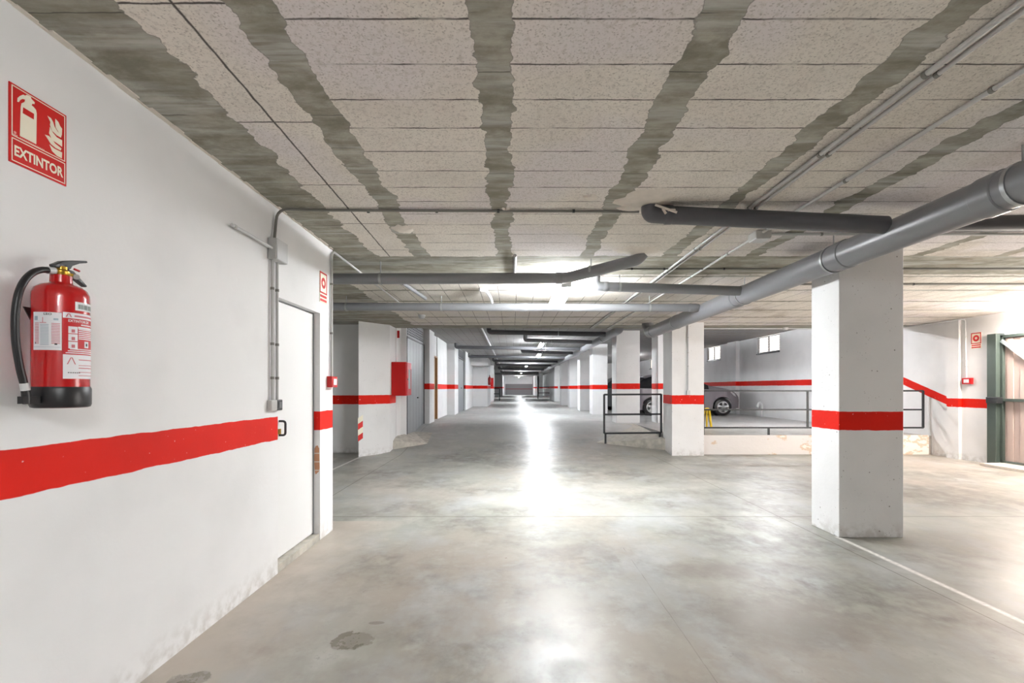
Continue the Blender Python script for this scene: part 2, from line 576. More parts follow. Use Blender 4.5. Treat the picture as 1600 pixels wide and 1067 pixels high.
# right wall with windows and the gate opening
XR = 8.5
wins = [(15.05, 16.42), (19.35, 20.6), (23.7, 24.9), (28.0, 29.2), (32.3, 33.5)]
w = MB()
w.box(XR, XR + .3, -5.2, 3.6, 0, CR); w.box(XR, XR + .3, 3.6, 8.42, 2.30, CR); w.box(XR, XR + .3, 8.42, 15.05, 0, CR)
w.box(XR, XR + .3, 15.05, 68, 0, 2.525)
prev = None
for a, b in wins:
    if prev: w.box(XR, XR + .3, prev, a, 2.525, CR)
    prev = b
w.box(XR, XR + .3, prev, 68, 2.525, CR)
w.box(XR - .06, XR, 8.95, 9.2, 0, CZ)                 # slim pier next to the gate wall
w.box(XR - .14, XR, 17.7, 18.4, 0, CR); w.box(XR - .14, XR, 26.2, 26.9, 0, CR)
struct(w, 'wall_right', WALLR)
for i, (a, b) in enumerate(wins):
    f = MB()
    f.box(XR + .02, XR + .07, a, b, 2.53, 2.565); f.box(XR + .02, XR + .07, a, b, 3.05, 3.08)
    f.box(XR + .02, XR + .07, a, a + .04, 2.53, 3.08); f.box(XR + .02, XR + .07, b - .04, b, 2.53, 3.08)
    f.box(XR + .015, XR + .06, (a + b) / 2 - .02, (a + b) / 2 + .02, 2.565, 3.05)
    wn = struct(f, 'window_%d' % (i + 1), METALD)
    build(MB().box(XR + .09, XR + .10, a, b, 2.53, 3.09), 'pane', WINL, wn)
    l = MB()
    for k in range(5): l.box(XR + .045, XR + .085, a + .04, b - .04, 2.62 + k * .09, 2.632 + k * .09)
    build(l, 'louvre', GATEP, wn)
    build(MB().box(XR - .03, XR + .1, a - .02, b + .02, 2.49, 2.525), 'window_sill', BLACKM, wn)

# raised parking deck, its front wall, and the kerb wedges beside the ramp
deck = MB()
deck.box(3.84, 8.5, 9.6, 12, -.02, ZR); deck.box(3.3, 8.5, 10.2, 33.9, -.02, ZR + .001)
o = struct(deck, 'floor_parking', FLOOR)
struct(MB().box(3.82, 8.44, 9.585, 9.625, 0, ZR + .012), 'trim_2', PEEL, bevel=.006)
wd = MB()
A, B, B2 = (1.83, 10.6, .12), (3.24, 9.99, .03), (3.24, 10.0, .28)
C_, D_ = (3.32, 12.7, .385), (2.25, 12.7, .36)
wd.add([A, B, B2, C_, D_, (3.32, 12.7, 0), (2.25, 12.7, 0), (1.83, 10.6, 0), (3.24, 9.99, -.02)],
       [(0, 2, 3, 4), (0, 8, 2), (2, 8, 5, 3), (3, 5, 6, 4), (4, 6, 7, 0)])
struct(wd, 'trim_3', KERB)
wd = MB()
wd.add([(-2.54, 10.05, 0), (-1.86, 10.45, .05), (-1.88, 10.50, .115), (-2.54, 10.35, .30), (-2.41, 10.9, .30), (-1.95, 11.6, .26), (-2.41, 11.6, .28), (-2.54, 10.1, .22)],
       [(0, 1, 2, 7), (7, 2, 5, 6, 4, 3)])
struct(wd, 'trim_4', KERB)

# far end
struct(MB().box(-6.2, 8.9, 66, 66.3, 0, CR), 'wall_far', WALLP)
fd = struct(MB().box(-.92, 2.85, 65.9, 65.98, ZR, 1.90), 'door_5', plain('far_shutter', s2l((128, 126, 128)), .5))
s = MB()
for k in range(7): s.box(-.9, 2.83, 65.87, 65.9, ZR + .2 * k + .05, ZR + .2 * k + .07)
build(s, 'shutter_slats', plain('far_shutter_slat', s2l((105, 100, 102)), .5), fd)
build(MB().box(-.9, 2.83, 65.86, 65.9, 1.16, 1.25), 'red_rail', plain('dull_red', s2l((120, 40, 44)), .5), fd)
w = MB(); w.box(3.05, 3.35, 34, 38.5, 0, CU); w.box(3.9, 4.1, 40, 66, 0, CU); w.box(3.0, 3.4, 52, 53, 0, CU); w.box(2.95, 3.3, 62, 66, 0, CU)
struct(w, 'wall_right_far', WALLC)
struct(MB().box(3.3, 8.5, 33.9, 34.05, 0, CR), 'wall_parking_end', WALLP)
struct(MB().box(-2.06, -1.15, 23.2, 24.6, 2.46, 2.80), 'trim_5', WALLP)      # dropped white soffit

# ------------------------------------------------------------------ columns
def column(pts, z0, z1, mat, label, group=None, bevel=.007):
    o = build(MB().prism(pts, z0, z1), 'concrete_column', mat, bevel=bevel)
    return tag(o, label, 'column', group)


def rect(x0, x1, y0, y1): return [(x0, y0), (x1, y0), (x1, y1), (x0, y1)]


c1 = column(rect(2.949, 3.531, 4.27, 4.665), 0, CZ, COLM, 'nearest white concrete column, its foot at the start of the white floor line')
c2 = column([(-3.0, 9.25), (-2.537, 9.83), (-2.534, 10.33), (-3.05, 10.33)], 0, CZ, PILM, 'white pillar with a red and white hazard strip, beside the red hose cabinet')
hz = MB()
for k in range(4):
    z = .30 + k * .115
    for (xa, ya, xb, yb) in ((-3.004, 9.235, -2.935, 9.322),):
        hz.add([(xa, ya, z), (xb, yb, z + .06), (xb, yb, z + .175), (xa, ya, z + .115)], [(0, 1, 2, 3)], k % 2)
build(hz, 'hazard_strip', [SIGNR, CREAM], c2)
c3 = column([(3.18, 9.42), (3.82, 9.42), (3.86, 10.2), (3.255, 10.2)], 0, CZ, PILM, 'white pillar with a thin conduit down its front, at the end of the black guard rail')
cols = [(rect(2.90, 3.55, 13.15, 13.75), COLU, 'white column with red band standing right behind the black guard rail'),
        (rect(4.04, 4.62, 13.12, 13.7), COLU, 'white column mostly hidden behind the pillar with the thin conduit'),
        (rect(2.93, 3.48, 17.25, 17.9), COLF, 'grey corridor column just left of the dark parked car'),
        (rect(2.88, 3.42, 20.1, 20.8), COLF, 'second corridor column beyond the guard rail, counting from the dark car'),
        (rect(2.82, 3.32, 23.3, 23.9), COLF, 'third corridor column beyond the guard rail, brightly lit'),
        (rect(2.76, 3.22, 26.7, 27.3), COLF, 'fourth corridor column beyond the guard rail, dark grey, beside the white wall'),
        ]
for p, m_, l_ in cols: column(p, ZR - .02, CU, m_, l_, 'columns along the corridor')

# conduit + small box on pillar
def conduit(label, pts, r, clips=(), rad=.06, mat=COND, group=None, box=None, name='conduit'):
    P = fillet(pts, rad) if len(pts) > 2 else [Vector(p) for p in pts]
    t = thing(name, label, 'conduit', tuple(P[0]), group)
    build(MB().tube(P, r, 10), 'conduit_run', mat, t, smooth=True)
    for (c, ax) in clips:
        d = {'x': (.009, 0, 0), 'y': (0, .009, 0), 'z': (0, 0, .009)}[ax]
        c = Vector(c); d = Vector(d)
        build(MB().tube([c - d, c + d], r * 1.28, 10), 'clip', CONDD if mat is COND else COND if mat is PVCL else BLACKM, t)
    return t


def boxobj(name, label, cat, x0, x1, y0, y1, z0, z1, mat, bevel=.006, group=None):
    return tag(build(MB().box(x0, x1, y0, y1, z0, z1), name, mat, bevel=bevel), label, cat, group)


conduit('thin conduit running down the front of the pillar by the guard rail',
        [(3.497, 9.405, CZ - .01), (3.497, 9.405, 1.30)], .012, [((3.497, 9.405, z), 'z') for z in (2.35, 2.05, 1.78)], mat=PVCL)
boxobj('socket_box', 'small pale box at the foot of the conduit on the pillar front', 'electrical box', 3.46, 3.535, 9.385, 9.42, 1.21, 1.30, PVCL)

# ------------------------------------------------------------------ pipes
def pipe(label, pts, r, mat, couplings=(), hangers=(), rad=.12, group=None, ceil=CZ, n=24, cmat=None):
    P = fillet(pts, rad, 8) if len(pts) > 2 else [Vector(p) for p in pts]
    t = thing('drain_pipe', label, 'pipe', tuple(P[0]), group)
    build(MB().tube(P, r, n), 'pipe_run', mat, t, smooth=True)
    for a, b in couplings:
        a, b = Vector(a), Vector(b)
        dd = (b - a).normalized() * .006
        build(MB().tube([a, a + dd, b - dd, b], [r * 1.02, r * 1.07, r * 1.07, r * 1.02], n), 'coupling', cmat or mat, t, smooth=True)
    for p, ax in hangers:
        p = Vector(p); d = Vector(ax).normalized() * .012
        h = MB().tube([p - d, p + d], r * 1.06, n)
        build(h, 'hanger_ring', STEEL, t, smooth=True)
        if ceil - p.z - r > .015:
            build(MB().tube([p + Vector((0, 0, r)), Vector((p.x, p.y, ceil + .004))], .005, 8), 'hanger_rod', STEEL, t)
    return t


MX, MZ = 2.75, CH + 1.10
pipe('thick grey main drain pipe passing the nearest column',
     [(MX, -5.15, MZ), (MX, 9.45, MZ), (MX, 9.62, CZ - .0008)], .112, PVC,
     [((MX, y, MZ), (MX, y + .13, MZ)) for y in (2.62, 3.86, 5.75, 9.15)], [((MX, y, MZ), (0, 1, 0)) for y in (2.55, 4.05, 5.6, 7.9)], rad=.10)
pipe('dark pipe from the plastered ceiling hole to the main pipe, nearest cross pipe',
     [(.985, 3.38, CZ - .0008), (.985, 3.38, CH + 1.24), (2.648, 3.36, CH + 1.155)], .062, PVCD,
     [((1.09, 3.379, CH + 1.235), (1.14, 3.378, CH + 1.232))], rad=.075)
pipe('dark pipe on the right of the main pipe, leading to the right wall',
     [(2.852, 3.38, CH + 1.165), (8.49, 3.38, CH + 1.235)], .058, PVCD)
pipe('bent grey pipe rising to a white plaster patch above the lamp',
     [(-6.0, 4.9, CH + 1.115), (.56, 4.9, CH + 1.135), (1.225, 4.615, CH + 1.247), (1.275, 4.595, CZ - .0008)], .056, PVC,
     [((.45, 4.9, CH + 1.135), (.52, 4.9, CH + 1.135))], [((-1.36, 4.9, CH + 1.129), (1, 0, 0)), ((.80, 4.80, CH + 1.18), (1, -.41, .187))], rad=.10)
pipe('short grey pipe right of the lamp, joining the main pipe',
     [(.97, 5.5, CZ - .0008), (.97, 5.5, CH + 1.18), (2.648, 5.5, CH + 1.125)], .055, PVC,
     [((1.06, 5.5, CH + 1.177), (1.12, 5.5, CH + 1.175))], [((1.25, 5.5, CH + 1.17), (1, 0, 0))], rad=.075)
pipe('long straight grey cross pipe just behind the nearest lamp',
     [(-6.0, 6.72, CH + 1.165), (2.648, 6.72, CH + 1.135)], .056, PVC,
     [((.10, 6.72, CH + 1.143), (.22, 6.72, CH + 1.143)), ((2.5, 6.72, CH + 1.135), (2.62, 6.72, CH + 1.135))],
     [((-2.35, 6.72, CH + 1.15), (1, 0, 0)), ((-1.0, 6.72, CH + 1.146), (1, 0, 0)), ((1.95, 6.72, CH + 1.138), (1, 0, 0))])
pipe('grey main drain pipe running along the corridor columns',
     [(2.52, 10.9, CU - .0008), (2.52, 11.1, CH + 1.37), (2.52, 40, CH + 1.34)], .098, PVC,
     [((2.52, y, CH + 1.36), (2.52, y + .14, CH + 1.36)) for y in (13.0, 16.5, 20.5)], rad=.12, ceil=CU)
names = ['first', 'second', 'third', 'fourth', 'fifth', 'sixth', 'seventh', 'eighth', 'ninth']
ys = [12.3, 14.4, 16.9, 18.9, 21.8, 25.2, 29.4, 36, 43]
for i, y in enumerate(ys):
    xa = (-2.0 if i < 5 else -1.0) if i not in (0, 1, 3) else (-.6 if i == 0 else .4)
    z = CH + 1.44
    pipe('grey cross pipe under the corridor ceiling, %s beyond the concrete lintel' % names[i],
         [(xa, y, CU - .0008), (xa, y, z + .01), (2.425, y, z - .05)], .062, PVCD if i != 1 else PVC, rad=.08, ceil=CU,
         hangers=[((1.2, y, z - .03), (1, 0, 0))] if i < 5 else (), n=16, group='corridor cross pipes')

def patch(px, py, rx, ry, name='plaster_patch'):
    Y = (CZ - CH) * F / (VY - py)
    cx = (px - VX) * Y / F
    m = MB(); n = 22; prof = []
    for k in range(n):
        a = 2 * math.pi * k / n
        r = 1 + random.uniform(-.22, .22)
        prof.append((cx + rx * r * math.cos(a), Y + ry * r * math.sin(a)))
    top = [(x, y, CZ + .002) for x, y in prof]
    low = [(cx + (x - cx) * .72, Y + (y - Y) * .72, CZ - .012) for x, y in prof]
    m.add(top + low + [(cx, Y, CZ - .018)], [(i, (i + 1) % n, n + (i + 1) % n, n + i) for i in range(n)] + [(n + i, n + (i + 1) % n, 2 * n) for i in range(n)])
    return build(m, name, PLAST, bpy.data.objects['ceiling'], smooth=True)


for a in ((1010, 312, .20, .20), (985, 325, .10, .10), (1000, 391, .24, .13), (630, 358, .10, .10), (921, 308, .06, .05), (770, 330, .03, .03), (790, 327, .04, .04)): patch(*a)
# dried plaster drip on the nearest pipe's bend
dr = MB()
for q in ([(1.0, 3.31, 2.63), (1.07, 3.30, 2.60), (1.15, 3.305, 2.575)], [(1.05, 3.30, 2.60), (1.075, 3.305, 2.565)], [(1.09, 3.30, 2.59), (1.14, 3.315, 2.595)]):
    dr.tube(q, .009, 8)
build(dr, 'plaster_drip', PLAST, bpy.data.objects['drain_pipe.001'], smooth=True)

# ------------------------------------------------------------------ conduits and boxes
zc = CZ - .016
for X, l_ in ((1.705, 'ceiling conduit, left one of the close pair running away from the camera'), (1.752, 'ceiling conduit, right one of the close pair running away from the camera')):
    conduit(l_, [(X, -5.1, zc), (X, 10.3, zc)], .013 if X < 1.72 else .0105, [((X, y, zc), 'y') for y in (1.95, 2.62, 3.4, 4.4, 5.3)], mat=COND, group='paired ceiling conduits')
conduit('single ceiling conduit running through the small grey junction box', [(2.08, -5.1, zc), (2.08, 10.3, zc)], .0115, [((2.08, y, zc), 'y') for y in (2.05, 2.95, 4.55, 5.5)])
t = thing('junction_box', 'small grey junction box on the ceiling under the single conduit', 'junction box', (2.08, 3.98, CZ - .07))
build(MB().box(2.02, 2.15, 3.92, 4.06, CZ - .062, CZ - .001), 'box_body', COND, t, bevel=.006)
build(MB().box(2.026, 2.144, 3.926, 4.054, CZ - .068, CZ - .061), 'box_lid', PVCL, t, bevel=.003)
conduit('thin conduit leaving the ceiling junction box to the right, under the pipes', [(2.15, 3.98, zc), (8.45, 3.98, zc)], .011, [((2.6, 3.98, zc), 'x'), ((4.4, 3.98, zc), 'x'), ((6.0, 3.98, zc), 'x')])
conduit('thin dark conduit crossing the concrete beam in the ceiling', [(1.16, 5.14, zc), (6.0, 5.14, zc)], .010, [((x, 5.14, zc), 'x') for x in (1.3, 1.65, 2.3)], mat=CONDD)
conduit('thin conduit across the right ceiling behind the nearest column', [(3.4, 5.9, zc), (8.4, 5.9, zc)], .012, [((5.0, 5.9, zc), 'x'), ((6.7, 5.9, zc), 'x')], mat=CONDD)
conduit('conduit across the ceiling above the left wall junction box',
        [(XW + .018, 3.36, 2.40), (XW + .018, 3.40, CZ - .018), (XW + .2, 3.44, zc), (.93, 3.47, zc)], .010,
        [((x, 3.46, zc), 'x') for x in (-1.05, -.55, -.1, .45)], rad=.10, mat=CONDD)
t = thing('junction_box', 'grey junction box high on the left wall, above the switch', 'junction box', (XW, 3.38, 2.25))
build(MB().box(XW, XW + .062, 3.30, 3.46, 2.25, 2.398), 'box_body', COND, t, bevel=.005)
build(MB().box(XW + .06, XW + .068, 3.303, 3.457, 2.253, 2.395), 'box_lid', PVCL, t, bevel=.002)
conduit('short horizontal conduit on the left wall ending at the junction box', [(XW + .03, 2.83, 2.325), (XW + .03, 3.302, 2.325)], .0105, [((XW + .03, 2.86, 2.325), 'y')], mat=PVCL)
for k, (yy, l_) in enumerate(((3.335, 'left one of two vertical conduits between junction box and switch'), (3.405, 'right one of two vertical conduits between junction box and switch'))):
    conduit(l_, [(XW + .016, yy, 2.252), (XW + .016, yy, 1.262)], .010, [((XW + .016, yy, z), 'z') for z in (2.05, 1.66, 1.42)], group='conduits down to the switch', mat=COND)
boxobj('switch_box', 'pale grey box under the left vertical conduit on the left wall', 'electrical box', XW, XW + .035, 3.29, 3.372, 1.19, 1.265, COND)
sw = thing('light_switch', 'dark grey light switch beside the pale box on the left wall', 'light switch', (XW, 3.415, 1.19))
build(MB().box(XW, XW + .032, 3.375, 3.455, 1.188, 1.265), 'switch_body', BLACKM, sw, bevel=.006)
build(MB().box(XW + .03, XW + .037, 3.395, 3.435, 1.205, 1.248), 'rocker', plain('switch_grey', s2l((96, 98, 102)), .4), sw, bevel=.003)

# alarm push button and conduit on the pier
conduit('conduit rising from the red alarm button and bending along the ceiling',
        [(XW + .017, 4.43, 1.455), (XW + .017, 4.43, CZ - .02), (XW + .017, 4.62, CZ - .02), (XW - .0, 7.4, CZ - .018)], .011,
        [((XW + .017, 4.43, 2.32), 'z'), ((XW + .017, 4.43, 1.86), 'z')], rad=.09)


def alarm_button(label, x0, x1, y0, y1, z0, z1, face):
    t = thing('alarm_button', label, 'fire alarm button', ((x0 + x1) / 2, (y0 + y1) / 2, z0))
    build(MB().box(x0, x1, y0, y1, z0, z1), 'button_body', REDM, t, bevel=.006)
    h = z1 - z0; wd_ = y1 - y0
    xs_ = (x1, x1 + .004) if face > 0 else (x0 - .004, x0)
    build(MB().box(xs_[0], xs_[1], y0 + wd_ * .22, y1 - wd_ * .22, z0 + h * .22, z1 - h * .22), 'push_plate', PAPER, t, bevel=.002)
    return t


alarm_button('red alarm button on the end of the left wall, under the small sign', XW, XW + .052, 4.355, 4.485, 1.355, 1.457, 1)
alarm_button('red alarm button on the right wall near the gate', XR - .05, XR, 8.72, 8.9, 1.42, 1.535, -1)


def conv(o2):
    dg = bpy.context.evaluated_depsgraph_get()
    ev = o2.evaluated_get(dg); me = ev.to_mesh()
    r = ([tuple(v.co) for v in me.vertices], [tuple(p.vertices) for p in me.polygons])
    ev.to_mesh_clear()
    return r


def text2d(body, width, height, bold=.02):
    cu = bpy.data.curves.new('txt', 'FONT'); cu.body = body; cu.size = 1; cu.offset = bold; cu.resolution_u = 3
    cu.fill_mode = 'FRONT'
    o2 = bpy.data.objects.new('txt', cu); COL.objects.link(o2)
    bpy.context.view_layer.update()
    v, f = conv(o2)
    bpy.data.objects.remove(o2); bpy.data.curves.remove(cu)
    xs_ = [p[0] for p in v]; ys_ = [p[1] for p in v]
    sx = width / (max(xs_) - min(xs_)); sy = height / (max(ys_) - min(ys_))
    return [((p[0] - min(xs_)) * sx, (p[1] - min(ys_)) * sy) for p in v], f


# ------------------------------------------------------------------ EXTINTOR sign on the left wall
def onwall(cx, cy, X=XW):                              # crop pixel of the sign study (4.85x, origin 0,100) -> wall point
    px, py = cx / 4.85, 100 + cy / 4.85
    Y = -X * F / (VX - px)
    return Y, CH + (VY - py) * Y / F


y0, y1, z0, z1 = 1.602, 1.8068, 2.118, 2.388
sg = thing('extinguisher_sign', 'large red EXTINTOR sign on the left wall above the extinguisher', 'sign', (XW, (y0 + y1) / 2, z0))
build(MB().box(XW, XW + .004, y0, y1, z0, z1), 'sign_board', SIGNR, sg)
xf = XW + .0045


def flat(poly, dx=0.0): return [(xf + dx, a, b) for a, b in poly]


def ring(m, ya, yb, za, zb, t):
    for a in ((ya, yb, za, za + t), (ya, yb, zb - t, zb), (ya, ya + t, za, zb), (yb - t, yb, za, zb)):
        m.box(xf, xf + .0008, a[0], a[1], a[2], a[3])


zs = z0 + .088
m = MB(); ring(m, y0 + .006, y1 - .006, zs + .003, z1 - .006, .0032); ring(m, y0 + .006, y1 - .006, z0 + .006, zs - .003, .0032)
build(m, 'border_lines', CREAM, sg)
pic = [(140, 545), (146, 330), (152, 298), (175, 288), (180, 270), (160, 264), (142, 272), (132, 288), (120, 286), (122, 258), (140, 242), (165, 232), (180, 240), (192, 233), (222, 248), (227, 264), (252, 290), (250, 305), (235, 300), (228, 312), (244, 326), (262, 348), (267, 375), (264, 608)]
m = MB().slab(flat([onwall(*p) for p in pic]), (.001, 0, 0))
build(m, 'extinguisher_pictogram', CREAM, sg)
build(MB().slab(flat([onwall(*p) for p in [(163, 328), (160, 372), (243, 420), (245, 378)]], .0012), (.0006, 0, 0)), 'pictogram_label', SIGNR, sg)
flames = [[(410, 415), (408, 445), (412, 480), (430, 510), (458, 540), (460, 490), (445, 470), (432, 440)],
          [(350, 392), (372, 440), (368, 462), (385, 505), (420, 540), (452, 558), (456, 537), (425, 510), (402, 475), (392, 440), (375, 410)],
          [(368, 475), (362, 525), (385, 575), (425, 602), (460, 627), (460, 578), (420, 555), (390, 520)],
          [(330, 535), (350, 565), (375, 605), (410, 635), (450, 655), (455, 640), (405, 600), (385, 570), (360, 545)],
          [(365, 610), (385, 660), (420, 695), (458, 715), (460, 670), (400, 640)]]
m = MB()
for q in flames: m.slab(flat([onwall(*p) for p in q]), (.001, 0, 0))
build(m, 'flame_pictogram', CREAM, sg)
v, f_ = text2d('EXTINTOR', .176, .037, .035)
m = MB().add([(xf + .001, y0 + .0145 + a, z0 + .026 + b) for a, b in v], f_)
build(m, 'sign_text', CREAM, sg)
m = MB()
m.lathe([(.0001, 0), (.0045, 0), (.0045, .001)], (xf, y0 + .017, zs + .017), 12, axis='x')
m.box(xf, xf + .001, y0 + .010, y0 + .025, zs + .007, zs + .011)
for k in range(14): m.box(xf, xf + .0008, y0 + .034 + k * .0062, y0 + .034 + k * .0062 + .0042, zs + .0075, zs + .0095)
build(m, 'maker_mark', plain('sign_pale_pink', s2l((240, 170, 160)), .5), sg)


def alarm_sign(label, X, ya, yb, za, zb, face):
    t = thing('alarm_sign', label, 'sign', (X, (ya + yb) / 2, za))
    e = .004 * face
    build(MB().box(min(X, X + e), max(X, X + e), ya, yb, za, zb), 'sign_board', CREAM, t)
    x_ = X + e
    def b(m, a, c, d2, e2):
        m.box(min(x_, x_ + face * .001), max(x_, x_ + face * .001), a, c, d2, e2)
    w_ = yb - ya; h_ = zb - za; zt = za + h_ * .30
    m = MB()
    tt = w_ * .09
    b(m, ya, yb, zb - tt, zb); b(m, ya, yb, zt, zt + tt); b(m, ya, ya + tt, zt, zb); b(m, yb - tt, yb, zt, zb)
    for k in range(2): b(m, ya + .008, yb - .008, za + h_ * (.04 + k * .13), za + h_ * (.12 + k * .13))
    build(m, 'red_frame', SIGNR, t)
    cz, cy = (zt + zb) / 2 + tt * .0, (ya + yb) / 2
    ro, ri = w_ * .31, w_ * .13
    vs_, fs_ = [], []
    n = 32
    for k in range(n):
        a = 2 * math.pi * k / n
        for r in (ro, ri):
            vs_.append((x_ + face * .0012, cy + r * math.cos(a), cz + r * math.sin(a)))
    for k in range(n):
        j = (k + 1) % n
        fs_.append((2 * k, 2 * j, 2 * j + 1, 2 * k + 1))
    build(MB().add(vs_, fs_), 'red_ring', SIGNR, t)
    return t


alarm_sign('small red and white alarm sign on the left wall above the alarm button', XW, 4.19, 4.35, 2.115, 2.388, 1)
alarm_sign('small red and white alarm sign on the right wall by the gate', XR, 8.575, 8.765, 2.07, 2.36, -1)
o = tag(build(MB().box(-2.505, -2.455, 10.330, 10.338, 2.44, 2.60), 'hose_sign', [SIGNR]), 'small red sign high beside the pillar, above the hose cabinet', 'sign')

# ------------------------------------------------------------------ fire extinguisher
EX, EY, ER = -1.603, 1.684, .078
ex = thing('fire_extinguisher', 'red fire extinguisher with black hose hanging on the left wall', 'fire extinguisher', (EX, EY, 1.28))
prof = [(.060, 1.30), (ER, 1.305), (ER, 1.665), (ER * .985, 1.682), (ER * .90, 1.699), (ER * .72, 1.711), (ER * .45, 1.718), (.031, 1.722), (.030, 1.748), (.02, 1.749)]
build(MB().lathe(prof, (EX, EY, 0), 56), 'cylinder_body', REDP, ex, smooth=True)
build(MB().lathe([(.070, 1.28), (ER + .001, 1.283), (ER + .004, 1.292), (ER + .004, 1.346), (ER + .001, 1.354), (ER - .004, 1.354)], (EX, EY, 0), 56), 'base_ring', BLACKR, ex, smooth=True)
vz = 1.748
m = MB().lathe([(.021, vz), (.024, vz + .004), (.024, vz + .016), (.017, vz + .022), (.017, vz + .032), (.010, vz + .036)], (EX, EY, 0), 20)
m.tube([(EX, EY - .012, vz + .014), (EX, EY - .040, vz + .010)], .011, 12)
m.tube([(EX, EY + .010, vz + .012), (EX + .004, EY + .042, vz + .010)], .009, 12)
build(m, 'brass_valve', BRASS, ex, smooth=True)
build(MB().tube([(EX, EY - .026, vz + .012), (EX, EY - .050, vz + .008)], .0125, 14), 'hose_ferrule', PVCL, ex, smooth=True)
lev = [(-.036, .032), (-.004, .052), (.03, .063), (.062, .071), (.092, .078), (.095, .071), (.064, .061), (.034, .044), (.026, .030), (.0, .026), (-.032, .024)]
build(MB().slab([(EX - .011, EY + a, vz + b) for a, b in lev], (.022, 0, 0)), 'squeeze_lever', BLACKM, ex, bevel=.003)
grip = [(.018, .030), (.040, .026), (.058, .012), (.078, -.004), (.094, -.016), (.090, -.022), (.072, -.014), (.050, -.002), (.034, .012), (.016, .018)]
build(MB().slab([(EX - .010, EY + a, vz + b) for a, b in grip], (.02, 0, 0)), 'carry_handle', BLACKM, ex, bevel=.003)
build(MB().tube([(EX + .010, EY + .044, vz + .008), (EX + .018, EY + .040, vz + .006)], .0095, 18), 'pressure_gauge', STEEL, ex, smooth=True)
build(MB().tube([(EX + .004, EY + .046, vz + .036), (EX + .004, EY + .066, vz + .033)], .004, 8), 'safety_pin', REDP, ex)
hp = [(EX, EY - .046, 1.757), (EX, EY - .07, 1.752), (EX, EY - .10, 1.735), (EX, EY - .128, 1.70), (EX, EY - .147, 1.65), (EX, EY - .156, 1.58), (EX, EY - .154, 1.50), (EX, EY - .142, 1.42), (EX, EY - .130, 1.37), (EX, EY - .124, 1.335)]
sm = []
for i in range(len(hp) - 1):                            # Catmull-Rom
    p0, p1, p2, p3 = (Vector(hp[max(0, min(len(hp) - 1, i + k))]) for k in (-1, 0, 1, 2))
    for k in range(5):
        t_ = k / 5
        sm.append(.5 * ((2 * p1) + (p2 - p0) * t_ + (2 * p0 - 5 * p1 + 4 * p2 - p3) * t_ ** 2 + (3 * p1 - p0 - 3 * p2 + p3) * t_ ** 3))
sm.append(Vector(hp[-1]))
build(MB().tube(sm, .0108, 16), 'hose', BLACKR, ex, smooth=True)
build(MB().tube([(EX, EY - .1285, 1.366), (EX, EY - .1235, 1.342)], .0125, 16), 'hose_clamp', PVCL, ex, smooth=True)
m = MB().tube([(EX, EY - .124, 1.343), (EX, EY - .121, 1.325), (EX, EY - .119, 1.297)], [.011, .0125, .0105], 14)
m.box(EX - .010, EX + .010, EY - .140, EY - .064, 1.298, 1.322)
build(m, 'nozzle', BLACKR, ex, smooth=True)
m = MB(); m.box(XW, XW + .006, EY + .0, EY + .06, 1.52, 1.70); m.box(XW, EX - .02, EY + .0, EY + .03, 1.690, 1.698)
m.slab([(EX - .05, EY - .085, 1.625), (EX - .05, EY - .055, 1.625), (EX - .05, EY - .05, 1.565)], (.004, 0, 0))
build(m, 'wall_bracket', BLACKM, ex)
VA = math.atan2(-EY, -EX)                              # bearing of the camera as seen from the cylinder


def curved(m, a0, a1, za, zb, r=ER + .0006, mi=0, n=10):
    """patch on the cylinder; angle in degrees, 0 faces the aisle corner, positive runs to the wall's far end"""
    vs_ = []
    for k in range(n + 1):
        a = VA + math.radians(a0 + (a1 - a0) * k / n)
        vs_ += [(EX + r * math.cos(a), EY + r * math.sin(a), za), (EX + r * math.cos(a), EY + r * math.sin(a), zb)]
    m.add(vs_, [(2 * k, 2 * k + 2, 2 * k + 3, 2 * k + 1) for k in range(n)], mi)


def ctext(m, body, a0, a1, za, zb, r=ER + .0014, bold=.02):
    L = math.radians(a1 - a0) * ER
    v, f_ = text2d(body, L, zb - za, bold)
    m.add([(EX + r * math.cos(VA + math.radians(a0) + x / ER), EY + r * math.sin(VA + math.radians(a0) + x / ER), za + y) for x, y in v], f_)


m = MB(); curved(m, -60, 1, 1.479, 1.608)
lab = build(m, 'inspection_label', PAPER, ex, smooth=True)
m = MB()
for k in range(14):
    curved(m, -55, -44, 1.501 + k * .0052, 1.5034 + k * .0052, ER + .001); curved(m, -18, -2, 1.501 + k * .0052, 1.5034 + k * .0052, ER + .001)
curved(m, -36, -34.5, 1.573, 1.590, ER + .001, n=2); curved(m, -42, -28, 1.571, 1.573, ER + .001)
m.add([], [])
build(m, 'printed_rows', INKP, lab)
m = MB()
for k in range(15): curved(m, -41, -23, 1.496 + k * .0049, 1.498 + k * .0049, ER + .001)
curved(m, -56, -47, 1.580, 1.594, ER + .001); curved(m, -14, -5, 1.581, 1.588, ER + .001); curved(m, -58, -1, 1.489, 1.490, ER + .001)
build(m, 'printed_columns', INKB, lab)
m = MB(); ctext(m, 'LEO', -33, -17, 1.598, 1.605); build(m, 'label_heading', INKD, lab)
for q in ((-54, -51, 1.500, 1.505), (-12, -7, 1.497, 1.502)):
    m = MB(); curved(m, *q, ER + .0015, n=2); build(m, 'printed_dot', INKD, lab)

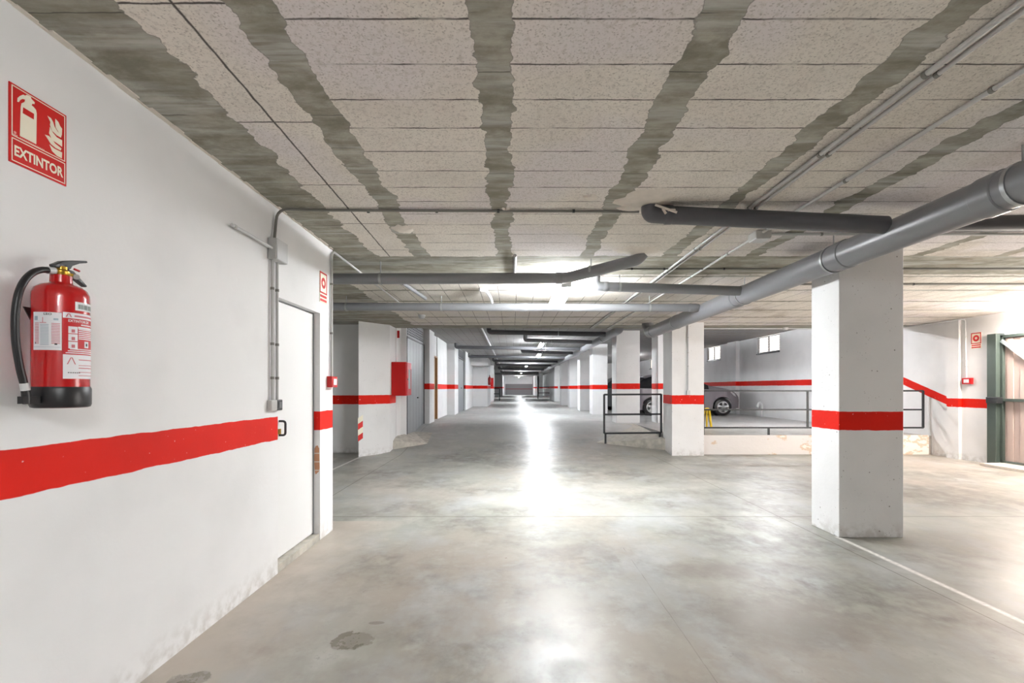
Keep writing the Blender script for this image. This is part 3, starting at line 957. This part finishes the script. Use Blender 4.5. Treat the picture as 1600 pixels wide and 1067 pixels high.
m = MB(); curved(m, 3, 84, 1.382, 1.612, mi=1); curved(m, 3, 84, 1.466, 1.592, ER + .001, 0)
lab = build(m, 'instruction_label', [plain('label_red', s2l((196, 26, 34)), .45), PAPER], ex, smooth=True)
m = MB()
ctext(m, 'EXTINTOR DE', 13, 64, 1.579, 1.588)
for (a, b, c, d2) in ((40, 80, 1.570, 1.574), (33, 82, 1.558, 1.565)): curved(m, a, b, c, d2, ER + .0015)
for k in range(6): curved(m, 34, 82, 1.521 + k * .0065, 1.5245 + k * .0065, ER + .0015)
for k in range(3): curved(m, 8 + k * 4, 82, 1.470 + k * .0068, 1.4735 + k * .0068, ER + .0015)
for k in range(3): curved(m, 13, 32, 1.487 + k * .0265, 1.511 + k * .0265, ER + .0015)
curved(m, 49, 63, 1.492, 1.515, ER + .0015)
build(m, 'white_print', PAPER, lab)
m = MB()
for k in range(3):
    m = MB(); curved(m, 19, 26, 1.490 + k * .0265, 1.501 + k * .0265, ER + .002, n=3); build(m, 'pictogram', INKP, lab)
m = MB()
for (za, zb) in ((1.418, 1.421), (1.404, 1.406), (1.392, 1.394), (1.428, 1.430), (1.447, 1.450)): curved(m, 34, 82, za, zb, ER + .0016)
build(m, 'pink_lines', INKP, lab); m = MB()
def tri(m, a, za, w_, h_):
    for s_ in (-1, 1):
        r = ER + .002
        q = [(a + s_ * w_, za), (a + s_ * (w_ - 2.4), za), (a - s_ * .2, za + h_), (a + s_ * 2.0, za + h_)]
        m.add([(EX + r * math.cos(VA + math.radians(t1)), EY + r * math.sin(VA + math.radians(t1)), z_) for t1, z_ in q], [(0, 1, 2, 3)])
tri(m, 19, 1.432, 9, .024); build(m, 'triangle_mark', INKP, lab); m = MB(); tri(m, 14, 1.596, 6, .012); build(m, 'triangle_mark', INKP, lab)
m = MB(); curved(m, 25, 80, 1.598, 1.604, ER + .0016); build(m, 'pink_heading', INKP, lab)
m = MB()
for k in range(6): curved(m, 12 + k * 4.4, 15 + k * 4.4, 1.4015, 1.4045, ER + .002, n=2)
build(m, 'dark_print', INKD, lab)
m = MB(); curved(m, 53, 58, 1.498, 1.508, ER + .002, n=2); build(m, 'hazard_mark', INKD, lab)
m = MB(); curved(m, 27, 82, 1.622, 1.652)
lab = build(m, 'barcode_label', PAPER, ex, smooth=True)
m = MB(); a = 33
while a < 78:
    w_ = random.choice((1.0, 1.6, 2.2)); curved(m, a, a + w_, 1.628, 1.644, ER + .0014, n=1); a += w_ + random.choice((.9, 1.5))
build(m, 'barcode_bars', plain('grey_green_print', s2l((120, 134, 128)), .6), lab)

# ------------------------------------------------------------------ hose cabinet
hc = thing('hose_cabinet', 'red fire hose cabinet mounted on the white pillar at left', 'fire hose cabinet', (-2.37, 10.12, 1.19))
build(MB().box(-2.53, -2.215, 9.93, 10.335, 1.185, 1.895), 'cabinet_body', REDM, hc, bevel=.01)
dr = build(MB().box(-2.215, -2.195, 9.94, 10.325, 1.195, 1.885), 'cabinet_door', plain('red_door_gloss', s2l((214, 62, 72)), .18), hc, bevel=.004)
build(MB().box(-2.196, -2.19, 10.04, 10.22, 1.33, 1.74), 'glass_panel', plain('cabinet_glass', s2l((190, 196, 200)), .08), dr)
build(MB().lathe([(.001, 0), (.022, 0), (.022, .012)], (-2.195, 9.985, 1.53), 14, axis='x'), 'lock', BLACKM, dr)

# ------------------------------------------------------------------ guard rails
def rail(label, bars, r=.019, group=None, mat=BLACKM):
    a = bars[0][1]
    t = thing('guard_rail', label, 'railing', tuple(a), group)
    for kind, p, q in bars:
        p, q = Vector(p), Vector(q)
        m = MB()
        ax = (q - p)
        up = Vector((0, 0, 1)) if abs(ax.normalized().z) < .9 else Vector((0, 1, 0))
        s1 = ax.cross(up).normalized() * r; s2 = ax.cross(s1).normalized() * r
        vs_ = [p + s1 + s2, p + s1 - s2, p - s1 - s2, p - s1 + s2, q + s1 + s2, q + s1 - s2, q - s1 - s2, q - s1 + s2]
        m.add(vs_, [(0, 1, 2, 3), (7, 6, 5, 4), (0, 4, 5, 1), (1, 5, 6, 2), (2, 6, 7, 3), (3, 7, 4, 0)])
        build(m, kind, mat, t)
    return t


YR = 10.28
def R_(px, py, Y=YR): return U(px, py, Y)
rail('black guard rail frame on the kerb left of the pillar with the thin conduit',
     [('post', R_(944, 677), R_(944, 616)), ('post', R_(1033, 676), R_(1033, 615.5)), ('top_bar', R_(944, 616.5), R_(1033, 616)), ('middle_bar', R_(944, 647.5), R_(1033, 647)),
      ('bottom_bar', R_(944, 677), R_(1033, 676)), ('foot', R_(946, 693), R_(946, 677)), ('foot', R_(1031, 689), R_(1031, 676))], .019)
YB = 9.70
def xb(px): return (px - VX) * YB / F
zt, zm, zb_ = 1.29, .905, .535
rail('long dark guard rail along the raised parking edge, passing behind the nearest column',
     [('top_bar', (3.90, YB, zt), (8.42, YB, zt)), ('middle_bar', (3.90, YB, zm), (8.42, YB, zm)), ('bottom_bar', (3.90, YB, zb_), (8.42, YB, zb_)),
      ('post', (xb(1262), YB, zb_), (xb(1262), YB, zt)), ('post', (8.42, YB, zb_), (8.42, YB, zt)), ('post', (3.92, YB, ZR), (3.92, YB, zt)),
      ('foot', (xb(1201), YB, ZR), (xb(1201), YB, zb_)), ('foot', (7.9, YB, ZR), (7.9, YB, zb_))], .016)

# yellow folding parking barrier behind the rail
by = 11.4
pk = thing('parking_barrier', 'yellow folding parking barrier behind the long guard rail', 'parking barrier', U(1105, 669, by))
hoop = fillet([(4.60, by, ZR), (4.62, by, .83), (4.74, by, .86), (4.80, by, ZR)], .07)
build(MB().tube(hoop, .026, 12), 'hoop', YEL, pk, smooth=True)
build(MB().tube([(4.70, by + .03, .82), (4.70, by + .03, ZR)], .02, 10), 'prop', YEL, pk, smooth=True)
build(MB().box(4.56, 4.84, by - .06, by + .08, ZR, ZR + .02), 'base_plate', YEL, pk)
# short white vent pipe on the far deck wall
pt = thing('vent_pipe', 'short white bent pipe stub on the floor by the right wall', 'pipe', (8.40, 15.9, ZR))
build(MB().tube(fillet([(8.38, 15.9, ZR), (8.38, 15.9, .80), (8.30, 15.9, .86), (8.22, 15.9, .70)], .06), .05, 12), 'pipe_run', PVCL, pt, smooth=True)

# ------------------------------------------------------------------ cars
def car(label, x0, yc, paint_m, length=3.85, h=1.46, w=1.68, dark=False):
    t = thing('car', label, 'car', (x0 + length / 2, yc, ZR))
    xr, xfw = .74 * length / 3.85, (3.85 - .66) * length / 3.85        # rear, front axle (car faces +x)
    rw = .30
    L = length
    def top(u):                                        # side silhouette, u = 0 rear .. 1 front
        k = [(0, .86), (.015, .95), (.05, 1.12), (.12, 1.32), (.20, 1.42), (.32, 1.46), (.44, 1.455), (.54, 1.40), (.62, 1.27), (.70, 1.10), (.74, 1.04), (.82, .985), (.90, .90), (.95, .82), (.985, .70), (1, .58)]
        for (a, b), (c, d_) in zip(k, k[1:]):
            if a <= u <= c: return (b + (d_ - b) * (u - a) / (c - a)) * h / 1.46
        return k[-1][1]
    def belt(u): return min(.90 + .06 * (1 - u), top(u) - .02)
    def half(u):
        e = min(1, .80 + .2 * min(1, u / .10)) * min(1, .70 + .3 * min(1, (1 - u) / .14) ** .6)
        return w / 2 * e
    def bot(u):
        x = u * L; z = .20 if .05 < u < .96 else .26
        for xa in (xr, xfw):
            q = (rw + .055) ** 2 - (x - xa) ** 2
            if q > 0: z = max(z, rw + math.sqrt(q))
        return z
    N = 90
    body, glass = MB(), MB()
    secs = []
    for i in range(N + 1):
        u = i / N
        hw, zb2, zbe, zt2 = half(u), bot(u), belt(u), top(u)
        zmid = max(zb2 + .02, .55)
        zmid = min(zmid, zbe - .01)
        inset = max(0, (zt2 - zbe)) * .36
        secs.append([(u * L, hw * .96, zb2), (u * L, hw * 1.0, zmid), (u * L, hw * .985, zbe), (u * L, hw - .03 - inset, zt2 - .045 * min(1, (zt2 - zbe) / .2)), (u * L, (hw - .03 - inset) * .7, zt2), (u * L, 0, zt2 + .012)])
    for sgn in (-1, 1):
        vs_ = [(x0 + a, yc + sgn * b, ZR + c) for s_ in secs for a, b, c in s_]
        fs_, fg = [], []
        for i in range(N):
            u = (i + .5) / N
            for k in range(5):
                q = (i * 6 + k, (i + 1) * 6 + k, (i + 1) * 6 + k + 1, i * 6 + k + 1)
                if sgn > 0: q = q[::-1]
                gl = (k == 2 and .055 < u < .70 and not (.30 < u < .315 or .475 < u < .49)) or (k in (3, 4) and (.57 < u < .70 or .035 < u < .13))
                (fg if gl else fs_).append(q)
        body.add(vs_, fs_); glass.add(vs_, fg)
    # undertray closes the silhouette
    body.box(x0 + .2, x0 + L - .2, yc - w * .36, yc + w * .36, ZR + .19, ZR + .40)
    build(body, 'body_shell', paint_m, t, smooth=True)
    build(glass, 'windows', GLASS, t, smooth=True)
    for xa in (xr, xfw):
        for sgn in (-1, 1):
            yy = yc + sgn * (w / 2 - .10)
            ax = -1 if sgn < 0 else 1
            wl = MB()
            wl.lathe([(.19, -.085), (.27, -.09), (.30, -.07), (.30, .07), (.27, .09), (.20, .085)], (x0 + xa, yy, ZR + rw), 30, axis='y')
            tyre = build(wl, 'wheel', BLACKR, t, smooth=True)
            rm = MB()
            yo = yy + sgn * .088
            rm.lathe([(.195, -.012), (.205, 0), (.195, .012), (.175, .012), (.175, -.012)], (x0 + xa, yo, ZR + rw), 30, axis='y')
            rm.lathe([(.001, -.014), (.05, -.014), (.05, .014), (.001, .014)], (x0 + xa, yo, ZR + rw), 16, axis='y')
            for k in range(5):
                a = 2 * math.pi * k / 5 + .3
                c_, s_ = math.cos(a), math.sin(a)
                p = Vector((x0 + xa, yo, ZR + rw)); d_ = Vector((c_, 0, s_)); n_ = Vector((-s_, 0, c_))
                rm.slab([p + d_ * .03 + n_ * .028, p + d_ * .03 - n_ * .028, p + d_ * .185 - n_ * .042, p + d_ * .185 + n_ * .042], (0, sgn * .014, 0))
            build(rm, 'alloy_rim', PVCL, tyre, smooth=True)
            build(MB().lathe([(.001, -.17 * sgn), (rw + .05, -.17 * sgn), (rw + .05, -.16 * sgn), (.001, -.16 * sgn)], (x0 + xa, yc + sgn * (w / 2 - .1), ZR + rw), 24, axis='y'), 'wheel_well', BLACKR, t)
    for sgn in (-1, 1):
        q = [(.925, .70), (.955, .66), (.935, .79), (.895, .845)]
        hl = MB().slab([(x0 + a * L, yc + sgn * (half(a) + .004), ZR + z) for a, z in ((.905, .80), (.935, .70), (.962, .66), (.945, .77), (.90, .86))], (0, -sgn * .05, 0))
        build(hl, 'headlight', PVCL, t)
        build(MB().slab([(x0 + a * L, yc + sgn * (half(a) + .004), ZR + z) for a, z in ((.004, .78), (.04, .80), (.05, .96), (.018, .94))], (0, -sgn * .05, 0)), 'tail_light', plain('tail_red', s2l((120, 20, 24)), .2), t)
        mr = MB().lathe([(.02, -.06), (.07, -.05), (.09, 0), (.07, .05), (.02, .06)], (x0 + .60 * L, yc + sgn * (w / 2 + .05), ZR + .99), 14, axis='y')
        build(mr, 'side_mirror', BLACKM if True else paint_m, t, smooth=True)
        build(MB().box(x0 + .42 * L, x0 + .455 * L, yc + sgn * w / 2 * .985 - .012, yc + sgn * w / 2 * .985 + .012, ZR + .80, ZR + .825), 'door_handle', BLACKM, t)
    return t


CARG = plain('grey_car_paint', s2l((122, 117, 124)), .32, .2, .04, 3, .5, .5)
CARD = plain('dark_car_paint', s2l((54, 56, 60)), .32, .2, .04, 3, .5, .5)
car('grey hatchback parked on the raised deck, facing the right wall', 4.13, 17.25, CARG)
car('dark grey car parked behind the grey hatchback, its tail by the corridor column', 3.72, 20.4, CARD, h=1.5)

# ------------------------------------------------------------------ gate
gt = thing('gate', 'green framed sheet metal gate at the right edge', 'gate', (8.5, 7.5, 0))
build(MB().box(8.44, 8.60, 8.26, 8.42, 0, 2.30), 'gate_post', GREEN, gt, bevel=.006)
cor = MB(); y = 6.6; k = 0
while y < 8.24:
    cor.box(8.555 if k % 2 else 8.54, 8.58, y, y + .105, .08, 2.22); y += .105; k += 1
lf = build(cor, 'gate_panel', GATEP, gt, bevel=.004)
fm = MB(); fm.box(8.51, 8.59, 8.215, 8.255, .06, 2.26); fm.box(8.51, 8.59, 6.58, 8.255, 2.22, 2.27); fm.box(8.51, 8.59, 6.58, 8.255, .055, .09); fm.box(8.51, 8.59, 6.55, 6.60, .06, 2.26)
build(fm, 'gate_frame', GREEN, gt, bevel=.003)
build(MB().box(8.50, 8.545, 6.58, 8.26, 1.115, 1.165), 'cross_bar', GREEN, gt, bevel=.003)
p, q = Vector((8.52, 8.23, 2.17)), Vector((8.52, 6.62, .82))
n_ = Vector((0, q.z - p.z, -(q.y - p.y))).normalized() * .024
build(MB().slab([p + n_, p - n_, q - n_, q + n_], (-.03, 0, 0)), 'diagonal_brace', plain('brace_grey', s2l((150, 165, 168)), .4), gt)
build(MB().box(8.40, 8.50, 8.20, 8.40, 1.08, 1.19), 'latch', BLACKM, gt, bevel=.006)
struct(MB().box(8.15, 8.62, 3.6, 8.26, 0, .045), 'trim_sun_strip', PLAST, bevel=.006)  # pale slab standing in for the sun strip on the floor by the gate
conduit('white conduit bending down the right wall to the alarm button',
        [(4.0, 10.30, CZ - .016), (8.30, 10.30, CZ - .016), (8.40, 9.4, CZ - .02), (8.40, 8.90, CZ - .02), (8.478, 8.86, CZ - .02), (8.478, 8.84, 1.55)], .014, [((8.478, 8.84, 1.75), 'z'), ((8.478, 8.84, 2.3), 'z')], rad=.12, mat=PVCL)
t = thing('ceiling_box', 'small round white box on the right lintel conduit', 'electrical box', (5.93, 10.28, CZ - .05))
build(MB().lathe([(.03, -.05), (.05, -.045), (.055, 0)], (5.93, 10.27, CZ), 18), 'box_body', PVCL, t, smooth=True)

t = thing('smoke_detector', 'small white smoke detector on the ceiling left of the corridor, behind the cross pipe', 'smoke detector', (-1.62, 8.5, CZ - .06))
build(MB().lathe([(.03, -.065), (.05, -.06), (.055, -.03), (.065, -.025), (.065, .001)], (-1.62, 8.5, CZ), 20), 'detector_body', PVCL, t, smooth=True)

# ------------------------------------------------------------------ lamps
def lamp(label, x, y, z, length, mat, ceil, along='y', wd_=.13, group='fluorescent lamps'):
    t = thing('fluorescent_lamp', label, 'lamp', (x, y, z), group)
    h = length / 2
    def bx(a0, a1, b0, b1, z0_, z1_):
        return MB().box(x + a0, x + a1, y + b0, y + b1, z0_, z1_) if along == 'y' else MB().box(x + b0, x + b1, y + a0, y + a1, z0_, z1_)
    build(bx(-.022, .022, -h, h, z + .075, z + .10), 'lamp_housing', PVCL, t, bevel=.004)
    n = 14; prof = [(wd_ / 2 * math.cos(2 * math.pi * k / n), .036 * math.sin(2 * math.pi * k / n)) for k in range(n)]
    m = MB()
    vs_ = []
    for e in (-h + .03, h - .03):
        for a, b in prof:
            vs_.append((x + a, y + e, z + .038 + b) if along == 'y' else (x + e, y + a, z + .038 + b))
    m.add(vs_, [(k, (k + 1) % n, n + (k + 1) % n, n + k) for k in range(n)] + [tuple(range(n - 1, -1, -1)), tuple(range(n, 2 * n))])
    build(m, 'diffuser', mat, t, smooth=True)
    for s_ in (-1, 1):
        build(bx(-wd_ * .3, wd_ * .3, s_ * h - (.024 if s_ > 0 else 0), s_ * h + (0 if s_ > 0 else .024), z + .012, z + .07), 'end_cap', PVCL, t)
        if ceil - z > .1:
            build(MB().tube([(x, y + s_ * h * .7, z + .08) if along == 'y' else (x + s_ * h * .7, y, z + .08), (x, y + s_ * h * .7, ceil + .004) if along == 'y' else (x + s_ * h * .7, y, ceil + .004)], .005, 8), 'hanger_rod', STEEL, t)
    return t


lamp('nearest glowing fluorescent lamp, hung between the bent pipe and the straight cross pipe', .60, 5.85, CH + 1.10, 1.25, LAMP, CZ, wd_=.2)
lamp('added fill lamp hung unseen behind the camera', .6, -1.3, CZ - .24, 1.25, FILLB, CZ, wd_=.16)  # unseen fill, added to brighten the near ceiling and walls
for (x, y, l_) in ((.98, 16.0, 'first corridor lamp beyond the concrete lintel'), (1.18, 21.0, 'second corridor lamp beyond the concrete lintel'),
                   (.95, 31.0, 'third corridor lamp, hung far down the corridor'), (.9, 45.0, 'fourth corridor lamp, tiny and far away'), (.9, 62, 'farthest corridor lamp, added to brighten the end wall')):  # the farthest one is added to whiten the end wall
    lamp(l_, x, y, CH + 1.40, 1.25, LAMPF, CU)
lamp('glaring fluorescent lamp at the ceiling above the gate', 8.22, 7.15, CZ - .17, 1.25, LAMPW, CZ, wd_=.2)
lamp('hidden fill lamp added over the front of the parking deck', 6.3, 11.7, CR - .12, 1.25, FILLD, CR, along='x')  # added fill for the deck, kept hidden behind the lintel
lamp('hidden fill lamp added over the deep end of the parking deck', 6.2, 25.5, CR - .12, 1.25, FILLD, CR, along='x')  # second added fill, deeper in the deck

# ------------------------------------------------------------------ far small things down the corridor
def far_ext(label, x, y, z):
    t = thing('fire_extinguisher', label, 'fire extinguisher', (x, y, z))
    build(MB().lathe([(.075, 0), (.08, .02), (.08, .36), (.05, .42), (.03, .44), (.03, .47)], (x, y, z), 18), 'cylinder_body', REDP, t, smooth=True)
    build(MB().box(x - .02, x + .02, y - .02, y + .1, z + .47, z + .53), 'squeeze_lever', BLACKM, t)
    build(MB().tube([(x, y - .02, z + .48), (x, y - .15, z + .42), (x, y - .17, z + .2), (x, y - .12, z + .05)], .012, 8), 'hose', BLACKR, t)
far_ext('small far red extinguisher on the corner of the white corridor wall', -1.18, 25.0, 1.50)
hc2 = thing('hose_cabinet', 'far red hose cabinet on the left of the corridor, beyond the white wall', 'fire hose cabinet', (-1.45, 33, 1.42))
build(MB().box(-1.62, -1.30, 33, 33.5, 1.42, 2.05), 'cabinet_body', REDM, hc2, bevel=.01)
build(MB().box(-1.57, -1.35, 32.985, 33.0, 1.47, 2.0), 'cabinet_door', REDP, hc2)
column(rect(-1.68, -1.30, 33.5, 34.1), ZR - .02, CU, COLF, 'white column carrying the far red hose cabinet on the left')
yf = 36.0
rail('far guard rail on the left side of the corridor', [('top_bar', (-1.9, yf, 1.30), (-.95, yf, 1.30)), ('middle_bar', (-1.9, yf, .9), (-.95, yf, .9)), ('post', (-1.9, yf, ZR), (-1.9, yf, 1.30)), ('post', (-.95, yf, ZR), (-.95, yf, 1.30))], .03)
yf = 42.0
rail('far guard rail on the right side of the corridor', [('top_bar', (2.3, yf, 1.42), (3.75, yf, 1.42)), ('middle_bar', (2.3, yf, .9), (3.75, yf, .9)), ('post', (2.3, yf, ZR), (2.3, yf, 1.42)), ('post', (3.75, yf, ZR), (3.75, yf, 1.42))], .03)
boxobj('bollard', 'far yellow post at the right side of the corridor', 'bollard', 3.32, 3.52, 40.6, 40.8, ZR, 1.5, YEL, .02)
conduit('white conduit running down the left side of the corridor ceiling', [(-.80, 12.0, CU - .03), (-.80, 50, CU - .03)], .028, mat=PVCL)
conduit('grey drop pipe between the two left cross pipes', [(-1.33, 5.75, CZ - .03), (-1.21, 6.62, CH + 1.25)], .025, mat=PVC)
conduit('white hooked conduit ending on the straight cross pipe', [(-.42, 6.15, CZ - .03), (-.34, 6.2, CZ - .03), (-.30, 6.55, CZ - .05), (-.28, 6.66, CH + 1.20)], .022, mat=PVCL, rad=.05)
conduit('white stub across the concrete beam near the corridor axis', [(0.03, 4.62, zc), (.03, 5.5, zc)], .016, mat=PVCL)

# ------------------------------------------------------------------ daylight, camera, colour
W = bpy.data.worlds.new('World'); S.world = W; W.use_nodes = True
bg = W.node_tree.nodes['Background']; bg.inputs[0].default_value = (1.0, .96, .93, 1); bg.inputs[1].default_value = 8.0
pl = bpy.data.lights.new('entrance_portal', 'AREA'); pl.shape = 'RECTANGLE'; pl.size = 3.0; pl.size_y = 2.2
pl.cycles.is_portal = True
po = bpy.data.objects.new('entrance_portal', pl); COL.objects.link(po)
po.location = (8.62, 5.1, 1.17); po.rotation_euler = Vector((-1, 0, 0)).to_track_quat('-Z', 'Z').to_euler()
sl = bpy.data.lights.new('sun', 'SUN'); sl.energy = 22; sl.angle = .01; sl.color = (1.0, .90, .80)
so = bpy.data.objects.new('sun', sl); COL.objects.link(so); so.location = (14, 4, 6)
so.rotation_euler = Vector((-.75, -.45, -.52)).to_track_quat('-Z', 'Y').to_euler()

cam = bpy.data.cameras.new('camera'); co = bpy.data.objects.new('camera', cam); COL.objects.link(co)
co.location = (0, 0, CH); co.rotation_euler = (math.pi / 2, 0, 0)
cam.sensor_width = 36; cam.lens = F * 36 / 1600
cam.shift_x = 0; cam.shift_y = (VY - 533.5) / 1600
cam.clip_start = .02
S.camera = co
S.view_settings.view_transform = 'Standard'; S.view_settings.look = 'None'
S.view_settings.gamma = 1; S.view_settings.use_curve_mapping = False
S.view_settings.exposure = 0.52
S.cycles.max_bounces = 7; S.cycles.diffuse_bounces = 5; S.cycles.glossy_bounces = 3
S.cycles.caustics_reflective = False; S.cycles.caustics_refractive = False
S.cycles.use_adaptive_sampling = True; S.cycles.adaptive_threshold = .03
S.cycles.use_denoising = True
